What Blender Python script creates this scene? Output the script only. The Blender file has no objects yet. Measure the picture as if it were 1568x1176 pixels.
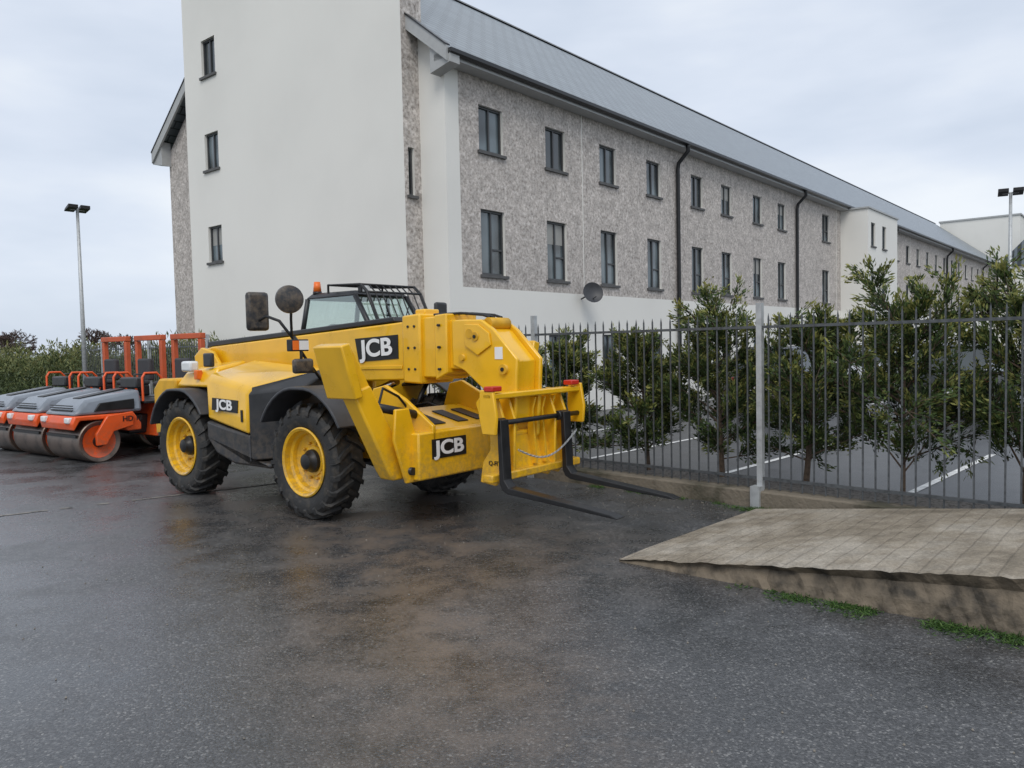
import bpy, bmesh, math, random
import numpy as np
from mathutils import Vector, Matrix
random.seed(7); np.random.seed(7)
S=bpy.context.scene
S.view_settings.view_transform='Standard'; S.view_settings.look='None'; S.view_settings.exposure=0
COL=bpy.context.collection
# ------------------------------------------------------------------ materials
def newmat(name):
    m=bpy.data.materials.new(name); m.use_nodes=True
    nt=m.node_tree; b=nt.nodes['Principled BSDF']; return m,nt,b
def N(nt,t,**k):
    n=nt.nodes.new(t)
    for a,v in k.items():
        if a in n.inputs: n.inputs[a].default_value=v
        else: setattr(n,a,v)
    return n
def ramp(nt,stops,fac=None):
    r=nt.nodes.new('ShaderNodeValToRGB'); e=r.color_ramp.elements
    while len(e)<len(stops): e.new(.5)
    for i,(p,c) in enumerate(stops):
        e[i].position=p; e[i].color=(c[0],c[1],c[2],1) if hasattr(c,'__len__') else (c,c,c,1)
    if fac is not None: nt.links.new(fac,r.inputs[0])
    return r
def tc(nt,scale=(1,1,1),kind='Object'):
    t=nt.nodes.new('ShaderNodeTexCoord'); m=nt.nodes.new('ShaderNodeMapping'); m.inputs['Scale'].default_value=scale
    nt.links.new(t.outputs[kind],m.inputs[0]); return m.outputs[0]
def mat(name,c,rough=.5,metal=0,var=.15,scale=6,bump=0,bscale=40,coat=0,dirt=None,rvar=.1,splash=None):
    m,nt,b=newmat(name); v=tc(nt)
    n=N(nt,'ShaderNodeTexNoise',Scale=scale,Detail=4.); nt.links.new(v,n.inputs['Vector'])
    c2=tuple(x*(1-var) for x in c); c3=tuple(min(1,x*(1+var*.6)) for x in c)
    r=ramp(nt,[(.35,dirt if dirt else c2),(.5,c),(.7,c3)],n.outputs[0]); colout=r.outputs[0]
    if splash: # road dirt thrown up on the lowest parts (object z)
        sx=N(nt,'ShaderNodeSeparateXYZ'); nt.links.new(v,sx.inputs[0])
        mr=N(nt,'ShaderNodeMapRange'); mr.inputs['From Min'].default_value=splash[0]; mr.inputs['From Max'].default_value=splash[1]; mr.inputs['To Min'].default_value=.55; mr.inputs['To Max'].default_value=0
        nt.links.new(sx.outputs[2],mr.inputs[0]); n9=N(nt,'ShaderNodeTexNoise',Scale=14.,Detail=4.,Roughness=.7); nt.links.new(v,n9.inputs['Vector'])
        r9=ramp(nt,[(.4,0.),(.62,1.)],n9.outputs[0]); mm_=N(nt,'ShaderNodeMath',operation='MULTIPLY'); nt.links.new(mr.outputs[0],mm_.inputs[0]); nt.links.new(r9.outputs[0],mm_.inputs[1])
        mc_=N(nt,'ShaderNodeMixRGB'); nt.links.new(mm_.outputs[0],mc_.inputs[0]); nt.links.new(colout,mc_.inputs[1]); mc_.inputs[2].default_value=(.17,.13,.09,1); colout=mc_.outputs[0]
    nt.links.new(colout,b.inputs['Base Color'])
    rr=N(nt,'ShaderNodeMapRange'); rr.inputs['To Min'].default_value=max(0.02,rough-rvar); rr.inputs['To Max'].default_value=min(1,rough+rvar)
    nt.links.new(n.outputs[0],rr.inputs[0]); nt.links.new(rr.outputs[0],b.inputs['Roughness'])
    b.inputs['Metallic'].default_value=metal; b.inputs['Coat Weight'].default_value=coat
    if bump:
        n2=N(nt,'ShaderNodeTexNoise',Scale=float(bscale),Detail=3.); nt.links.new(v,n2.inputs['Vector'])
        bp=N(nt,'ShaderNodeBump',Strength=bump,Distance=.02); nt.links.new(n2.outputs[0],bp.inputs['Height']); nt.links.new(bp.outputs[0],b.inputs['Normal'])
    return m
YEL=mat('yellow_paint',(.86,.48,.010),.30,0,.10,3,coat=.5,splash=(.4,1.15))
YELD=mat('yellow_paint_dusty',(.70,.38,.015),.5,0,.2,5,splash=(.3,1.3))
BLK=mat('black_plastic',(.028,.029,.032),.42,0,.3,5,splash=(.35,1.2))
BLKS=mat('black_steel',(.018,.018,.019),.4,.2,.3,5)
GRYP=mat('fender_plastic',(.05,.052,.058),.48,0,.2,8)
RUB=mat('tyre_rubber',(.022,.022,.022),.65,0,.4,12,bump=.3,bscale=60,dirt=(.05,.044,.037))
WHT=mat('white_decal',(.85,.85,.85),.4,0,.03)
ORG=mat('orange_paint',(.80,.10,.012),.4,0,.12,4,coat=.2,splash=(.1,.8))
ORP=mat('orange_guard_paint',(.55,.10,.03),.5,0,.15,4)
HOODG=mat('hood_grey',(.20,.225,.26),.32,0,.15,4,coat=.3)
DRUM=mat('drum_steel',(.155,.12,.10),.36,.5,.4,4,dirt=(.07,.055,.045))
CHR=mat('chrome_rod',(.6,.6,.6),.2,1,.05)
RED=mat('red_lens',(.55,.03,.015),.3,0,.1)
TAIL=mat('tail_lens',(.16,.012,.01),.2,0,.1)
AMB=mat('amber_lens',(.85,.17,.02),.3,0,.1)
LGT=mat('light_lens',(.75,.77,.77),.15,0,.05)
CONC=mat('kerb_concrete',(.17,.145,.11),.75,0,.4,2.5,bump=.6,bscale=25,dirt=(.06,.055,.035))
WPLAS=mat('white_render',(.80,.79,.745),.85,0,.045,.3,bump=.06,bscale=25)
FRAME=mat('window_frame',(.05,.053,.056),.4,0,.1)
SILL=mat('stone_sill',(.10,.10,.10),.7,0,.2)
GUT=mat('black_gutter',(.012,.013,.015),.35,0,.2)
SOFF=mat('soffit_board',(.42,.43,.43),.6,0,.06)
GALV=mat('galvanised_steel',(.48,.50,.51),.5,.4,.15,15)
BARM=mat('fence_bar_paint',(.10,.108,.115),.5,.3,.3,20)
BARK=mat('bark',(.12,.085,.06),.9,0,.4,20,bump=.5)
TWIG=mat('bare_twigs',(.11,.075,.065),.9,0,.3,2)
GRAV=mat('gravel_bed',(.12,.115,.11),.9,0,.6,30,bump=1,bscale=60,dirt=(.035,.03,.028))
SEAT=mat('seat_fabric',(.05,.05,.055),.8)
INT=mat('cab_lining',(.5,.52,.5),.7)
def glassy(name,c,rough=.06,sc=.9):
    m,nt,b=newmat(name); b.inputs['Roughness'].default_value=rough; b.inputs['Specular IOR Level'].default_value=.9
    v=tc(nt); n=N(nt,'ShaderNodeTexNoise',Scale=sc,Detail=1.); nt.links.new(v,n.inputs['Vector'])
    r=ramp(nt,[(.42,c),(.6,tuple(x*4 for x in c))],n.outputs[0]); nt.links.new(r.outputs[0],b.inputs['Base Color'])
    return m
WGL=glassy('window_glass',(.035,.045,.05),.05)
CGL=glassy('car_glass',(.01,.013,.014),.04)
m,nt,b=newmat('cab_glass'); 
tr=N(nt,'ShaderNodeBsdfTransparent'); tr.inputs[0].default_value=(.84,.95,.92,1)
gl=N(nt,'ShaderNodeBsdfGlossy'); gl.inputs['Roughness'].default_value=.03; gl.inputs[0].default_value=(.9,1,.97,1)
mx=N(nt,'ShaderNodeMixShader',Fac=.25); nt.links.new(tr.outputs[0],mx.inputs[1]); nt.links.new(gl.outputs[0],mx.inputs[2])
nt.links.new(mx.outputs[0],nt.nodes['Material Output'].inputs[0]); TGL=m
# roughcast
m,nt,b=newmat('roughcast_render'); v=tc(nt)
n=N(nt,'ShaderNodeTexNoise',Scale=13.,Detail=4.,Roughness=.72); n3=N(nt,'ShaderNodeTexNoise',Scale=.5,Detail=2.); n4=N(nt,'ShaderNodeTexNoise',Scale=4.,Detail=3.)
for q in (n,n3,n4): nt.links.new(v,q.inputs['Vector'])
r=ramp(nt,[(.33,(.25,.225,.205)),(.44,(.45,.41,.375)),(.54,(.58,.535,.50)),(.68,(.75,.715,.68))],n.outputs[0])
r3=ramp(nt,[(.3,.9),(.7,1.05)],n3.outputs[0]); mm=N(nt,'ShaderNodeMixRGB',blend_type='MULTIPLY',Fac=1.); nt.links.new(r.outputs[0],mm.inputs[1]); nt.links.new(r3.outputs[0],mm.inputs[2])
r4=ramp(nt,[(.35,.80),(.65,1.12)],n4.outputs[0]); mm2=N(nt,'ShaderNodeMixRGB',blend_type='MULTIPLY',Fac=1.); nt.links.new(mm.outputs[0],mm2.inputs[1]); nt.links.new(r4.outputs[0],mm2.inputs[2])
nt.links.new(mm2.outputs[0],b.inputs['Base Color']); b.inputs['Roughness'].default_value=.9
bp=N(nt,'ShaderNodeBump',Strength=.4,Distance=.03); nt.links.new(n.outputs[0],bp.inputs['Height']); nt.links.new(bp.outputs[0],b.inputs['Normal']); ROUGH=m
# slate roof
m,nt,b=newmat('slate_roof'); v=tc(nt)
br=N(nt,'ShaderNodeTexBrick',Scale=1.); br.inputs['Color1'].default_value=(.165,.195,.22,1); br.inputs['Color2'].default_value=(.21,.245,.27,1); br.inputs['Mortar'].default_value=(.06,.07,.08,1)
br.inputs['Mortar Size'].default_value=.024; br.inputs['Brick Width'].default_value=.5; br.inputs['Row Height'].default_value=.28
nt.links.new(v,br.inputs['Vector']); nt.links.new(br.outputs[0],b.inputs['Base Color']); b.inputs['Roughness'].default_value=.34
bp=N(nt,'ShaderNodeBump',Strength=.3,Distance=.02); nt.links.new(br.outputs['Fac'],bp.inputs['Height']); bp.invert=True; nt.links.new(bp.outputs[0],b.inputs['Normal']); SLATE=m
# foliage
def folmat(name,dark,mid,tip):
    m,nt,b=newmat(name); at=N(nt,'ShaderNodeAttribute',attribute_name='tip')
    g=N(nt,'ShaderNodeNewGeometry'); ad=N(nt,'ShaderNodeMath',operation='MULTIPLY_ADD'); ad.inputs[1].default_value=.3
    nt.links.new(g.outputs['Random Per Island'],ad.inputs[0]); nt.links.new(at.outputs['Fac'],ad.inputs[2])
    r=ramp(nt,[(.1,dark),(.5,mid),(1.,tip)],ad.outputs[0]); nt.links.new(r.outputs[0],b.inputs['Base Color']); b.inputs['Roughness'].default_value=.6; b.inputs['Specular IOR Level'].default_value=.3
    return m
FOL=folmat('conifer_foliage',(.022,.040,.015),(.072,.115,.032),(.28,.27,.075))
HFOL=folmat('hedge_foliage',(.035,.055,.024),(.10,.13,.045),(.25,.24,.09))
GRS=folmat('grass_blades',(.02,.05,.01),(.045,.10,.02),(.10,.16,.04))
# ------------------------------------------------------------------ helpers
def empty(name,loc=(0,0,0),rz=0):
    e=bpy.data.objects.new(name,None); COL.objects.link(e); e.location=loc; e.rotation_euler=(0,0,rz); return e
def obj(name,verts,faces,m=None,par=None,bev=0,smooth=False,mats=None,mi=None):
    me=bpy.data.meshes.new(name); me.from_pydata([tuple(v) for v in verts],[],faces); 
    bm=bmesh.new(); bm.from_mesh(me)
    if mi is None: bmesh.ops.recalc_face_normals(bm,faces=bm.faces)
    bm.to_mesh(me); bm.free()
    if mats:
        for x in mats: me.materials.append(x)
        if mi:
            for p,i in zip(me.polygons,mi): p.material_index=i
    elif m: me.materials.append(m)
    o=bpy.data.objects.new(name,me); COL.objects.link(o)
    if par: o.parent=par
    if smooth:
        for p in me.polygons: p.use_smooth=True
    if bev:
        b=o.modifiers.new('b','BEVEL'); b.width=bev; b.segments=2; b.limit_method='ANGLE'; b.angle_limit=math.radians(35)
        for p in me.polygons: p.use_smooth=True
        me.set_sharp_from_angle(angle=math.radians(40)) if hasattr(me,'set_sharp_from_angle') else None
    return o
BF=[(0,1,2,3),(4,7,6,5),(0,4,5,1),(1,5,6,2),(2,6,7,3),(3,7,4,0)]
def box(name,x0,x1,y0,y1,z0,z1,m,par=None,bev=0):
    return obj(name,[(x0,y0,z0),(x1,y0,z0),(x1,y1,z0),(x0,y1,z0),(x0,y0,z1),(x1,y0,z1),(x1,y1,z1),(x0,y1,z1)],BF,m,par,bev)
def hexa(name,bot,top,m,par=None,bev=0): return obj(name,list(bot)+list(top),BF,m,par,bev)
def prism(name,prof,a0,a1,m,par=None,bev=0,axis='y'):
    n=len(prof)
    f=(lambda p,a:(p[0],a,p[1])) if axis=='y' else (lambda p,a:(a,p[0],p[1]))
    vs=[f(p,a0) for p in prof]+[f(p,a1) for p in prof]
    fs=[tuple(range(n)),tuple(range(2*n-1,n-1,-1))]+[(i,(i+1)%n,n+(i+1)%n,n+i) for i in range(n)]
    return obj(name,vs,fs,m,par,bev)
def tube(name,p0,p1,r,m,par=None,seg=14,r1=None):
    p0=Vector(p0);p1=Vector(p1); d=(p1-p0).normalized(); a=d.orthogonal().normalized(); b=d.cross(a); r1=r if r1 is None else r1
    vs=[p0+(a*math.cos(t)+b*math.sin(t))*r for t in [2*math.pi*i/seg for i in range(seg)]]+[p1+(a*math.cos(t)+b*math.sin(t))*r1 for t in [2*math.pi*i/seg for i in range(seg)]]
    fs=[tuple(range(seg)),tuple(range(2*seg-1,seg-1,-1))]+[(i,(i+1)%seg,seg+(i+1)%seg,seg+i) for i in range(seg)]
    o=obj(name,vs,fs,m,par)
    for p in o.data.polygons:
        if len(p.vertices)==4: p.use_smooth=True
    return o
def path(name,pts,r,m,par=None,cyc=False):
    c=bpy.data.curves.new(name,'CURVE'); c.dimensions='3D'; c.bevel_depth=r; c.bevel_resolution=2
    s=c.splines.new('POLY'); s.points.add(len(pts)-1); s.use_cyclic_u=cyc
    for i,p in enumerate(pts): s.points[i].co=(*p,1)
    o=bpy.data.objects.new(name,c); me=bpy.data.meshes.new_from_object(o); bpy.data.objects.remove(o)
    me.materials.clear(); me.materials.append(m)
    for p in me.polygons: p.use_smooth=True
    o=bpy.data.objects.new(name,me); COL.objects.link(o); o.parent=par; return o
def lathe(name,prof,m,par=None,seg=48,loc=(0,0,0)):
    vs=[];fs=[];k=len(prof)
    for i in range(seg):
        t=2*math.pi*i/seg
        for r,y in prof: vs.append((r*math.cos(t)+loc[0],y+loc[1],r*math.sin(t)+loc[2]))
    for i in range(seg):
        j=(i+1)%seg
        for a in range(k-1): fs.append((i*k+a,i*k+a+1,j*k+a+1,j*k+a))
    o=obj(name,vs,fs,m,par); 
    for p in o.data.polygons: p.use_smooth=True
    if hasattr(o.data,'set_sharp_from_angle'): o.data.set_sharp_from_angle(angle=math.radians(35))
    return o
def boxes(name,lst,m,par=None):
    vs=[];fs=[]
    for x0,x1,y0,y1,z0,z1 in lst:
        k=len(vs); vs+=[(x0,y0,z0),(x1,y0,z0),(x1,y1,z0),(x0,y1,z0),(x0,y0,z1),(x1,y0,z1),(x1,y1,z1),(x0,y1,z1)]
        fs+=[tuple(k+i for i in f) for f in BF]
    return obj(name,vs,fs,m,par)
def text(name,s,size,M,m,par,off=.012,ext=.004,sx=1):
    c=bpy.data.curves.new(name,'FONT'); c.body=s; c.size=size; c.offset=off*size; c.extrude=ext; c.align_x='CENTER'; c.align_y='CENTER'
    o=bpy.data.objects.new(name,c); me=bpy.data.meshes.new_from_object(o); bpy.data.objects.remove(o)
    me.transform(Matrix.Diagonal((sx,1,1,1))); me.materials.clear(); me.materials.append(m)
    o=bpy.data.objects.new(name,me); COL.objects.link(o); o.parent=par; o.matrix_local=M; return o
def Mside(x,y,z,tilt=0):
    return Matrix.Translation((x,y,z))@Matrix.Rotation(-tilt,4,'Y')@Matrix.Rotation(math.pi/2,4,'X')
def Mfront(x,y,z):
    return Matrix.Translation((x,y,z))@Matrix.Rotation(math.pi/2,4,'Z')@Matrix.Rotation(math.pi/2,4,'X')
# ------------------------------------------------------------------ world/light/camera
w=bpy.data.worlds.new('World'); S.world=w; w.use_nodes=True; nt=w.node_tree; bg=nt.nodes['Background']
sky=N(nt,'ShaderNodeTexSky',sky_type='NISHITA'); sky.sun_disc=False; EL=math.radians(48)
SUNV=Vector((-.02,-1,0)).normalized()
sky.sun_elevation=EL; sky.sun_rotation=math.atan2(SUNV.x,SUNV.y)
t=N(nt,'ShaderNodeTexCoord'); mp=N(nt,'ShaderNodeMapping'); mp.inputs['Scale'].default_value=(1,1,3.2); nt.links.new(t.outputs['Generated'],mp.inputs[0])
n=N(nt,'ShaderNodeTexNoise',Scale=1.9,Detail=5.,Roughness=.5); nt.links.new(mp.outputs[0],n.inputs['Vector'])
r=ramp(nt,[(.36,(.54,.61,.72)),(.5,(.65,.71,.81)),(.64,(.79,.83,.88))],n.outputs[0])
sc=N(nt,'ShaderNodeVectorMath',operation='SCALE'); sc.inputs['Scale'].default_value=9.6; nt.links.new(r.outputs[0],sc.inputs[0])
mx=N(nt,'ShaderNodeMixRGB',Fac=.93); nt.links.new(sky.outputs[0],mx.inputs[1]); nt.links.new(sc.outputs[0],mx.inputs[2])
nt.links.new(mx.outputs[0],bg.inputs[0]); bg.inputs[1].default_value=.12
L=bpy.data.lights.new('sun','SUN'); L.energy=1.4; L.angle=math.radians(30); L.color=(1,.95,.88)
lo=bpy.data.objects.new('sun',L); COL.objects.link(lo)
sd=Vector((SUNV.x*math.cos(EL),SUNV.y*math.cos(EL),math.sin(EL))); lo.rotation_euler=sd.to_track_quat('Z','Y').to_euler()
cd=bpy.data.cameras.new('camera'); cam=bpy.data.objects.new('camera',cd); COL.objects.link(cam); S.camera=cam
cd.sensor_width=36; cd.lens=36*1197/1568; cd.clip_end=3000
cam.matrix_world=Matrix.Translation((0,0,1.85))@Matrix.Rotation(math.pi/2-.049,4,'X')@Matrix.Rotation(-.022,4,'Z')
# ------------------------------------------------------------------ ground
GR=mat('field_grass',(.06,.085,.03),.95,0,.4,.3)
obj('ground',[(-900,-600,-.02),(900,-600,-.02),(900,1200,-.02),(-900,1200,-.02)],[(0,1,2,3)],GR)
m,nt,b=newmat('wet_asphalt'); v=tc(nt)
def nz(sc,det=4.,ro=.55,vec=None):
    q=N(nt,'ShaderNodeTexNoise',Scale=float(sc),Detail=float(det),Roughness=ro); nt.links.new(vec or v,q.inputs['Vector']); return q.outputs[0]
def mth(op,a,b_=None,c_=None,clamp=False):
    q=N(nt,'ShaderNodeMath',operation=op); q.use_clamp=clamp
    for i,x in enumerate((a,b_,c_)):
        if x is None: continue
        if isinstance(x,(int,float)): q.inputs[i].default_value=x
        else: nt.links.new(x,q.inputs[i])
    return q.outputs[0]
def mul(a,c,f=1.):
    q=N(nt,'ShaderNodeMixRGB',blend_type='MULTIPLY',Fac=f); nt.links.new(a,q.inputs[1]); nt.links.new(c,q.inputs[2]); return q.outputs[0]
vor=N(nt,'ShaderNodeTexVoronoi',Scale=95.); nt.links.new(v,vor.inputs['Vector']); sp=N(nt,'ShaderNodeSeparateColor'); nt.links.new(vor.outputs['Color'],sp.inputs[0])
big=nz(.35,4,.6); mid=nz(1.3,6,.68); fine=nz(26,3,.8)
ca=ramp(nt,[(.0,(.036,.037,.039)),(.5,(.058,.059,.062)),(.8,(.080,.081,.084)),(.94,(.12,.12,.12)),(1.,(.20,.197,.19))],sp.outputs[0])
c1=mul(ca.outputs[0],ramp(nt,[(.3,.72),(.5,1.),(.7,1.4)],mid).outputs[0]); c1=mul(c1,ramp(nt,[(.3,.72),(.5,1.0),(.7,1.32)],fine).outputs[0])
def blob(cx,cy,rx,ry,rot):
    mp=N(nt,'ShaderNodeMapping',vector_type='TEXTURE'); mp.inputs['Location'].default_value=(cx,cy,0); mp.inputs['Rotation'].default_value=(0,0,rot); mp.inputs['Scale'].default_value=(rx,ry,50)
    nt.links.new(v,mp.inputs[0]); g=N(nt,'ShaderNodeTexGradient',gradient_type='SPHERICAL'); nt.links.new(mp.outputs[0],g.inputs[0]); return g.outputs['Fac']
mud=mth('ADD',mth('MULTIPLY',blob(-.7,5.2,3.6,1.3,1.9),1.3),mth('MULTIPLY',blob(-1.3,8.2,4.5,1.6,-.7),1.1)); 
mn=ramp(nt,[(.40,0.),(.62,1.)],nz(2.6,6,.75)); mud=mth('MULTIPLY',mth('MULTIPLY',mud,mn.outputs[0]),mth('MULTIPLY_ADD',fine,1.6,.1),clamp=True)
mc=N(nt,'ShaderNodeMixRGB'); nt.links.new(mud,mc.inputs[0]); nt.links.new(c1,mc.inputs[1]); mc.inputs[2].default_value=(.145,.115,.092,1)
nt.links.new(mc.outputs[0],b.inputs['Base Color'])
wetl=mth('MULTIPLY',blob(-8,7,11,6,.3),.16)
rr=ramp(nt,[(.35,.24),(.5,.36),(.65,.48)],big); r2=mth('ADD',rr.outputs[0],mth('MULTIPLY',mth('SUBTRACT',mid,.5),1.1)); r2=mth('ADD',r2,mth('MULTIPLY',mth('SUBTRACT',fine,.5),.3)); r2=mth('SUBTRACT',r2,wetl); r2=mth('MAXIMUM',r2,.13); nt.links.new(r2,b.inputs['Roughness'])
b.inputs['Specular IOR Level'].default_value=.7
hh=mth('ADD',mth('MULTIPLY',vor.outputs['Distance'],-.6),fine)
bp=N(nt,'ShaderNodeBump',Strength=.30,Distance=.006); nt.links.new(hh,bp.inputs['Height']); nt.links.new(bp.outputs[0],b.inputs['Normal'])
ASPH=m
FD=Vector((.72,-.69,0)).normalized(); FN=Vector((-FD.y,FD.x,0))
FP=Vector((2.75,8.65,0))
def F(s,n,z=0): 
    p=FP+FD*s+FN*n; return (p.x,p.y,z)
obj('yard_asphalt',[F(30,0.05,0),F(-30,0.05,0),F(-30,-45,0),F(30,-45,0)],[(0,1,2,3)],ASPH)
CARP=mat('carpark_tarmac',(.065,.067,.07),.36,0,.35,1.5,bump=.3,bscale=80,rvar=.16)
obj('car_park_asphalt',[F(40,.9,0.01),F(-14,.9,0.01),F(-14,95,0.01),F(40,95,0.01)],[(0,1,2,3)],CARP)
PAINT=mat('road_paint',(.66,.66,.64),.6,0,.3,10)
vs=[];fs=[]
def strip(a,b_,wd,z):
    a=Vector(a);b_=Vector(b_);d=(b_-a).normalized();nn=Vector((-d.y,d.x,0))*wd/2;k=len(vs)
    for q in (a-nn,b_-nn,b_+nn,a+nn): vs.append((q.x,q.y,z))
    fs.append((k,k+1,k+2,k+3))
for i in range(-5,9):
    s=-1.35+2.4*i
    strip(F(s,1.25),F(s,5.6),.09,.016)
    strip(F(s,12.2),F(s,17),.09,.016)
obj('parking_bay_markings',vs,fs,PAINT)
vs=[];fs=[];rg=random.Random(9); a=Vector((-13,4.3,0)); d=(Vector((-3.2,10.9,0))-a); nn=Vector((-d.y,d.x,0)).normalized(); M_=90
for i in range(M_+1):
    c=a+d*i/M_; w0=.035*rg.uniform(.5,1.3); w1=.035*rg.uniform(.5,1.3); vs+= [(c.x-nn.x*w0,c.y-nn.y*w0,.005),(c.x+nn.x*w1,c.y+nn.y*w1,.005)]
for i in range(M_):
    if rg.random()<.88: fs.append((2*i,2*i+2,2*i+3,2*i+1))
obj('concrete_joint_strip',vs,fs,mat('joint_concrete',(.24,.225,.20),.7,0,.5,8,dirt=(.08,.08,.08)))
def walls(name,s0,s1,n0,n1,z0,z1,m,bev=0): return hexa(name,[F(s0,n0,z0),F(s1,n0,z0),F(s1,n1,z0),F(s0,n1,z0)],[F(s0,n0,z1),F(s1,n0,z1),F(s1,n1,z1),F(s0,n1,z1)],m,None,bev)
walls('fence_kerb_wall',-22,12,-.12,.12,-.02,.19,CONC,.02)
walls('gravel_planting_bed',-22,12,.12,.95,-.02,.15,GRAV)
# ramp
rA=Vector((.88,6.55,0)); rd=Vector((.767,-.642,0)); rb=Vector((.69,.724,0))
m,nt,b=newmat('ramp_concrete'); v=tc(nt)
mp=N(nt,'ShaderNodeMapping'); mp.inputs['Rotation'].default_value=(0,0,math.atan2(.642,.767)+.02); nt.links.new(v,mp.inputs[0])
wv=N(nt,'ShaderNodeTexWave',Scale=2.1,Distortion=.9,Detail=2.); wv.wave_profile='SAW'; nt.links.new(mp.outputs[0],wv.inputs['Vector'])
n1=nz(1.3,6,.7); n2=nz(50,3,.8); n5=nz(5,4,.7)
c1=ramp(nt,[(.3,(.17,.14,.10)),(.47,(.30,.255,.195)),(.62,(.42,.375,.31))],n1).outputs[0]
gr=ramp(nt,[(.0,.5),(.09,1.),(.93,1.),(1.,.6)],wv.outputs[0])
c1=mul(c1,gr.outputs[0],.55); c1=mul(c1,ramp(nt,[(.3,.6),(.65,1.25)],n2).outputs[0],.9); c1=mul(c1,ramp(nt,[(.35,.75),(.6,1.1)],n5).outputs[0],.9)
nt.links.new(c1,b.inputs['Base Color']); b.inputs['Roughness'].default_value=.55
bp=N(nt,'ShaderNodeBump',Strength=.4,Distance=.02); nt.links.new(gr.outputs[0],bp.inputs['Height']); bp2=N(nt,'ShaderNodeBump',Strength=.6,Distance=.01); nt.links.new(n2,bp2.inputs['Height']); nt.links.new(bp.outputs[0],bp2.inputs['Normal']); nt.links.new(bp2.outputs[0],b.inputs['Normal']); RAMPM=m
NS,NB=130,6; vs=[];fs=[];mi=[]
for i in range(NS+1):
    s=7.5*i/NS; z=.035+.118*s
    for j in range(NB+1):
        q=rA+rd*s+rb*(2.5*j/NB); 
        if j==0: q=q-rb*(.03*random.random())
        vs.append((q.x,q.y,z+(random.uniform(-.014,.0) if j==0 else 0)))
k=NB+1
for i in range(NS):
    for j in range(NB): fs.append((i*k+j,(i+1)*k+j,(i+1)*k+j+1,i*k+j+1)); mi.append(0)
base=len(vs)
for i in range(NS+1):
    s=7.5*i/NS; zt=.035+.118*s
    for h,off in ((.72,.05),(.35,.01),(0,-.015)):
        q=rA+rd*s+rb*(off+random.uniform(-.014,.014)); vs.append((q.x,q.y,zt*h-(.02 if h==0 else 0)))
for i in range(NS):
    ch=[i*k,base+i*3,base+i*3+1,base+i*3+2]; cn=[(i+1)*k,base+(i+1)*3,base+(i+1)*3+1,base+(i+1)*3+2]
    for a in range(3): fs.append((ch[a],ch[a+1],cn[a+1],cn[a])); mi.append(1)
b0=len(vs)
for j in range(NB+1):
    q=rA+rb*(2.5*j/NB); vs.append((q.x,q.y,-.01))
for j in range(NB): fs.append((j,j+1,b0+j+1,b0+j)); mi.append(1)
RSIDE=mat('ramp_edge_concrete',(.15,.12,.085),.75,0,.8,5,bump=1,bscale=16,dirt=(.04,.033,.024))
o=obj('concrete_ramp',vs,fs,mats=[RAMPM,RSIDE],mi=mi)
bm=bmesh.new(); bm.from_mesh(o.data); bmesh.ops.recalc_face_normals(bm,faces=bm.faces); bm.to_mesh(o.data); bm.free()
# ------------------------------------------------------------------ foliage generators
def leafmesh(name,P,D,Ln,Wd,T,m,par=None):
    P=np.array(P);D=np.array(D);Ln=np.array(Ln)[:,None];Wd=np.array(Wd)[:,None]
    D=D/np.linalg.norm(D,axis=1,keepdims=True); R=np.random.normal(size=D.shape); Sd=np.cross(D,R); Sd/=np.linalg.norm(Sd,axis=1,keepdims=True)
    n=len(P); V=np.empty((n,4,3)); V[:,0]=P; V[:,1]=P+D*Ln*.5+Sd*Wd*.5; V[:,2]=P+D*Ln; V[:,3]=P+D*Ln*.5-Sd*Wd*.5
    me=bpy.data.meshes.new(name); me.vertices.add(n*4); me.vertices.foreach_set('co',V.ravel()); me.loops.add(n*4); me.loops.foreach_set('vertex_index',np.arange(n*4)); me.polygons.add(n); me.polygons.foreach_set('loop_start',np.arange(n)*4); me.polygons.foreach_set('loop_total',np.full(n,4)); me.update()
    a=me.attributes.new('tip','FLOAT','POINT'); a.data.foreach_set('value',np.repeat(np.array(T),4))
    me.materials.append(m); o=bpy.data.objects.new(name,me); COL.objects.link(o); o.parent=par; return o
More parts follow.
